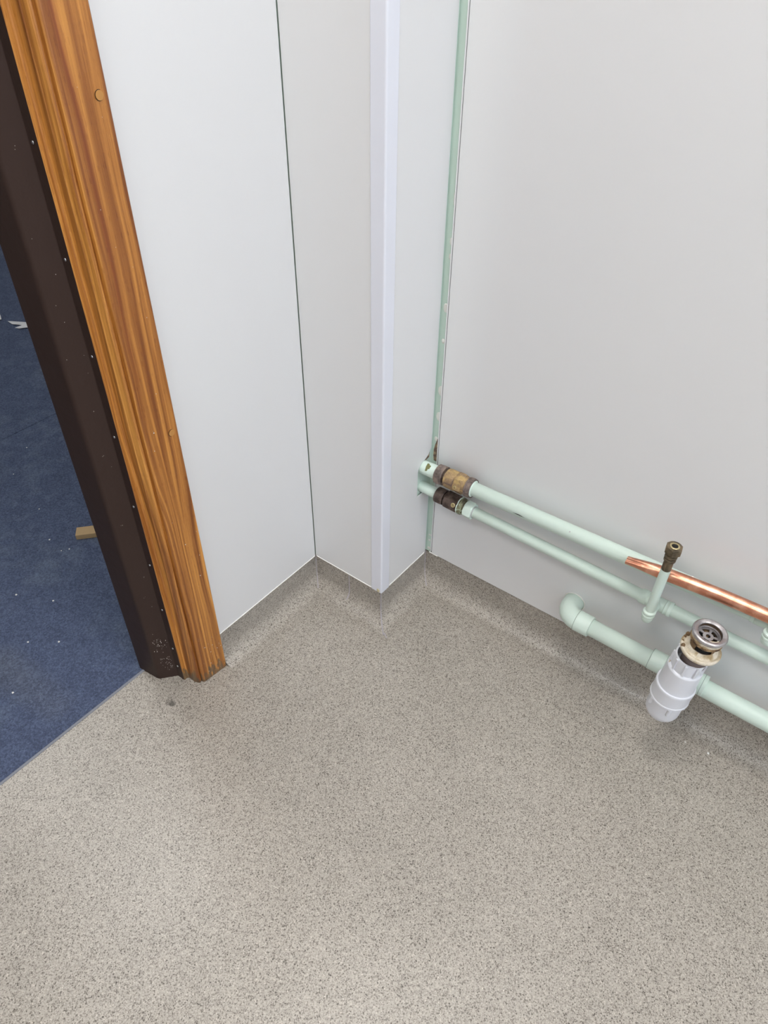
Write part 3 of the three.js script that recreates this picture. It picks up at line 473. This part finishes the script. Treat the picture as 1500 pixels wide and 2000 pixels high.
// ------------------------------------------------------------------ bottle trap and basin waste
{
  const t = group('bottle_trap', TX - 0.0171, 0.008, TZ); tag(t, 'white plastic bottle trap hanging in front of the waste pipe', 'trap');
  const arc = (cx, cy, r, a0, a1, n = 8) => Array.from({ length: n + 1 }, (_, i) => { const a = a0 + (a1 - a0) * i / n; return [cx + r * Math.cos(a), cy + r * Math.sin(a)]; });
  const slim = name => name === 'inlet_nut' ? 1.0 : 0.9;
  const L = (p, m, name, par = t, cr = 0.5, seg = 72) => mesh(name, creased(lathe(p.map(([r, y]) => [r * slim(name), y]), seg), cr), m, par);
  t.rotation.z = -0.065;
  const cup = L([[0, 0.1105], [0.012, 0.1108], ...arc(0.0095, 0.1325, 0.0222, -Math.PI / 2 + 0.1, 0, 12), [0.0317, 0.145], [0.0318, 0.166], [0, 0.166]], M.cup, 'cup'); cup.userData.label = 'rounded white trap cup';
  for (let i = 0; i < 5; i++) { const a = i / 5 * 2 * Math.PI + 1.12, g = new THREE.CapsuleGeometry(0.0038, 0.012, 6, 12); g.scale(1, 1, 0.9); g.translate(0.0284 * Math.cos(a), 0.1545, 0.0284 * Math.sin(a)); mesh('lug', g, M.cup, cup); }
  L([[0.0310, 0.1645], [0.0356, 0.1645], [0.0366, 0.1660], [0.0364, 0.1690], [0.0354, 0.1704], [0.0357, 0.186], [0.0362, 0.1965], [0.0366, 0.1995], [0.0358, 0.2015], [0.0338, 0.2018], [0.030, 0.2005]], M.white, 'lock_ring');
  const body = L([[0.0310, 0.198], [0.0328, 0.1995], [0.0326, 0.215], [0.0314, 0.243], ...arc(0.0270, 0.2455, 0.0044, 0.1, Math.PI / 2, 6), [0.0235, 0.2502], [0.0225, 0.251], [0, 0.251]], M.white, 'body');
  const ou = mesh('outlet', [turned([[0, 0], [0.0165, 0], [0.0165, 0.044], [0, 0.044]], [0, 0.2285, -0.016], [0, 0.2285, -0.060]), rod([0, 0.2285, -0.058], [0, 0.208, -0.0585], 0.0150)], M.white, t);
  const nut = L([[0.0190, 0.249], [0.0242, 0.2495], [0.0252, 0.2745], [0.0248, 0.2762], [0.0222, 0.2764], [0.0212, 0.262]], M.white, 'inlet_nut');
  for (let i = 0; i < 9; i++) { const a = i / 9 * 2 * Math.PI + 0.1, g = new RoundedBoxGeometry(0.0040, 0.024, 0.0040, 2, 0.0006); g.translate(0.0256, 0.2635, 0); g.rotateY(-a); mesh('rib', g, M.white, nut); }
  const st = new THREE.SphereGeometry(1, 12, 8); st.scale(0.0012, 0.0035, 0.0035); mesh('stain', (st.translate(-0.0245, 0.2486, 0.008), st.scale(1, 1, 1), st), M.cream, body);
}
{
  const t = group('basin_waste', TX - 0.0155, 0.0115, TZ + 0.0005); tag(t, 'dirty chrome basin waste outlet standing in the white bottle trap', 'basin waste');
  t.rotation.z = -0.08;
  const dy = 0.0;
  const L = (p, m, name, par = t, cr = 0.5, seg = 72) => mesh(name, creased(lathe(p, seg), cr), m, par);
  L([[0, 0.262], [0.0198, 0.262], [0.0198, 0.2905], [0.0196, 0.302], [0, 0.302]], M.thread, 'threaded_tube').userData.label = 'dull brown threaded tube';
  const cl = L([[0.0190, 0.2910], [0.0275, 0.2915], [0.0312, 0.2950], [0.0316, 0.2985], [0.0306, 0.3005], [0.0288, 0.3008], [0.0262, 0.2998], [0.0236, 0.3012], [0.0205, 0.3062], [0.0190, 0.3066]], M.cream, 'backnut'); cl.userData.label = 'cream backnut crusted with scale';
  const R = rng(66); for (let i = 0; i < 5; i++) { const a = 2.4 + i * 0.3 + R() * 0.1, g = new THREE.IcosahedronGeometry(0.0022 + 0.002 * R(), 1); g.scale(1, 1.4, 1); g.translate(0.0285 * Math.cos(a), 0.2985 + R() * 0.004, 0.0285 * Math.sin(-a)); mesh('scale_crust', g, M.rust, cl); }
  L([[0.0150, 0.306], [0.0165, 0.306], [0.0160, 0.322], [0.0150, 0.322]], M.hole, 'overflow_slot');
  for (let i = 0; i < 3; i++) { const a0 = i / 3 * 2 * Math.PI + 0.95, g = new THREE.CylinderGeometry(0.0196, 0.0196, 0.020, 14, 1, false, a0, 0.75); g.translate(0, 0.314, 0); mesh('bridge', g, M.rust, t); }
  L([[0.0150, 0.3200], [0.0236, 0.3202], [0.0252, 0.3225], [0.0250, 0.3262], [0.0230, 0.3285], [0.0150, 0.3285]], M.rust, 'washer').userData.label = 'crusted rubber washer';
  L([[0.0170, 0.3270], [0.0245, 0.3272], [0.0250, 0.3300], [0.0240, 0.3320], [0.0170, 0.3320]], M.cream, 'washer');
  const fl = L([[0.0160, 0.3320], [0.0252, 0.3325], [0.0270, 0.3348], [0.0273, 0.3372], [0.0264, 0.3394], [0.0244, 0.3406], [0.0212, 0.3402], [0.0186, 0.3386], [0.0179, 0.3370], [0.0174, 0.3290], [0.0168, 0.3285], [0.0160, 0.3290]], M.chrome, 'flange'); fl.userData.label = 'worn chrome flange';
  // strainer: floor with a middle hole and slots round it
  const s = new THREE.Shape(); s.absarc(0, 0, 0.0172, 0, Math.PI * 2); const h = new THREE.Path(); h.absarc(0, 0, 0.0036, 0, Math.PI * 2, true); s.holes.push(h);
  for (let i = 0; i < 5; i++) { const a0 = i / 5 * 2 * Math.PI + 0.5, p = new THREE.Path(); p.absarc(0, 0, 0.0142, a0, a0 + 0.9, false); p.absarc(0, 0, 0.0082, a0 + 0.9, a0, true); p.closePath(); s.holes.push(p); }
  const g = new THREE.ExtrudeGeometry(s, { depth: 0.0018, bevelEnabled: false, curveSegments: 20 }); g.rotateX(-Math.PI / 2); g.translate(0, 0.3275, 0); mesh('strainer', g, M.chrome, fl).userData.label = 'slotted strainer';
  const d = new THREE.CylinderGeometry(0.0165, 0.0165, 0.002, 32); d.translate(0, 0.3195, 0); mesh('drain_depth', d, M.hole, fl);
  const di = new THREE.CylinderGeometry(0.01765, 0.0177, 0.0085, 30, 1, true, 1.1, 3.4); di.translate(0, 0.3338, 0); const DM = std({ map: M.rust.map, color: lin(0.35, 0.33, 0.32), roughness: 0.85, side: THREE.DoubleSide }); mesh('limescale', di, DM, fl).userData.label = 'dark grime inside the flange';
  const chip = new THREE.TorusGeometry(0.0186, 0.0008, 6, 12, 0.75); chip.rotateX(Math.PI / 2); chip.rotateY(-0.5); chip.translate(0, 0.3388, 0); mesh('limescale', chip, M.cream, fl);
}

// ------------------------------------------------------------------ bits lying about
{
  const b = mesh('wood_block', new RoundedBoxGeometry(0.085, 0.014, 0.03, 2, 0.0012), M.pine); b.position.set(-0.533, 0.008, 0.368); b.rotation.y = 0.86; tag(b, 'small offcut of pale wood on the blue carpet behind the door frame', 'wood offcut');
}
function scrap(name, pts, th, x, y, z, turn, mat) {
  const s = new THREE.Shape(); pts.forEach(([a, b], i) => i ? s.lineTo(a, b) : s.moveTo(a, b)); const g = new THREE.ExtrudeGeometry(s, { depth: th, bevelEnabled: false }); g.rotateX(-Math.PI / 2);
  const p = g.attributes.position; for (let i = 0; i < p.count; i++) p.setY(i, p.getY(i) + Math.abs(Math.sin(p.getX(i) * 40)) * 0.004 * (name === 'paper_scrap' ? 1 : 0)); g.computeVertexNormals();
  const m = mesh(name, g, mat); m.position.set(x, y, z); m.rotation.y = turn; return m;
}
tag(scrap('paper_scrap', [[-0.045, 0.012], [0.0, 0.020], [0.05, 0.012], [0.052, -0.022], [0.02, -0.034], [0.0, -0.026], [0.018, -0.008], [-0.02, -0.006]], 0.0008, -1.665, 0.0015, -0.132, 0.55, M.paper), 'torn white paper scrap on the carpet at the dark frame', 'paper');
tag(scrap('paper_scrap', [[-0.02, 0.004], [0.02, 0.006], [0.022, -0.004], [-0.018, -0.006]], 0.0008, -1.762, 0.0015, -0.118, -0.5, M.paper), 'tiny sliver of white paper at the left edge of the picture', 'paper');
{
  const R = rng(123);
  const crumb = (x, z, r, label, g) => { const q = new THREE.IcosahedronGeometry(r, 1), p = q.attributes.position; for (let i = 0; i < p.count; i++) { const k = 0.8 + 0.35 * Math.abs(Math.sin(p.getX(i) * 4000 + p.getY(i) * 2700 + r * 1e5)); p.setXYZ(i, p.getX(i) * k, p.getY(i) * k * 0.6, p.getZ(i) * k); } const m = mesh('plaster_crumb', q, M.sealant); m.position.set(x, r * 0.5 + (x < -0.12 ? 0.001 : 0), z); tag(m, label, 'crumb', g); };
  crumb(0.6771, 0.1083, 0.0011, 'pale crumb on the vinyl to the left of the trap cup', 'crumbs under the trap');
  crumb(0.8113, 0.0420, 0.0018, 'pale crumb on the vinyl just right of the trap cup', 'crumbs under the trap');
  crumb(0.8532, 0.0390, 0.0024, 'square whitish crumb farthest right on the vinyl', 'crumbs under the trap');
  for (const [x, z] of [[-0.60, 0.45], [-0.545, 0.455], [-0.535, 0.44], [-0.9, 0.36], [-0.98, 0.27], [-0.42, 0.56], [-0.31, 0.62], [-0.27, 0.75], [-0.36, 0.66], [-0.72, 0.4], [-0.8, 0.5], [-0.5, 0.6]]) crumb(x, z, 0.0012 + R() * 0.001, 'tiny white crumb scattered on the blue carpet', 'crumbs on the carpet');
}

scene.traverse((o) => { if (o.isMesh) { o.castShadow = true; o.receiveShadow = true; } });
renderer.render(scene, camera);
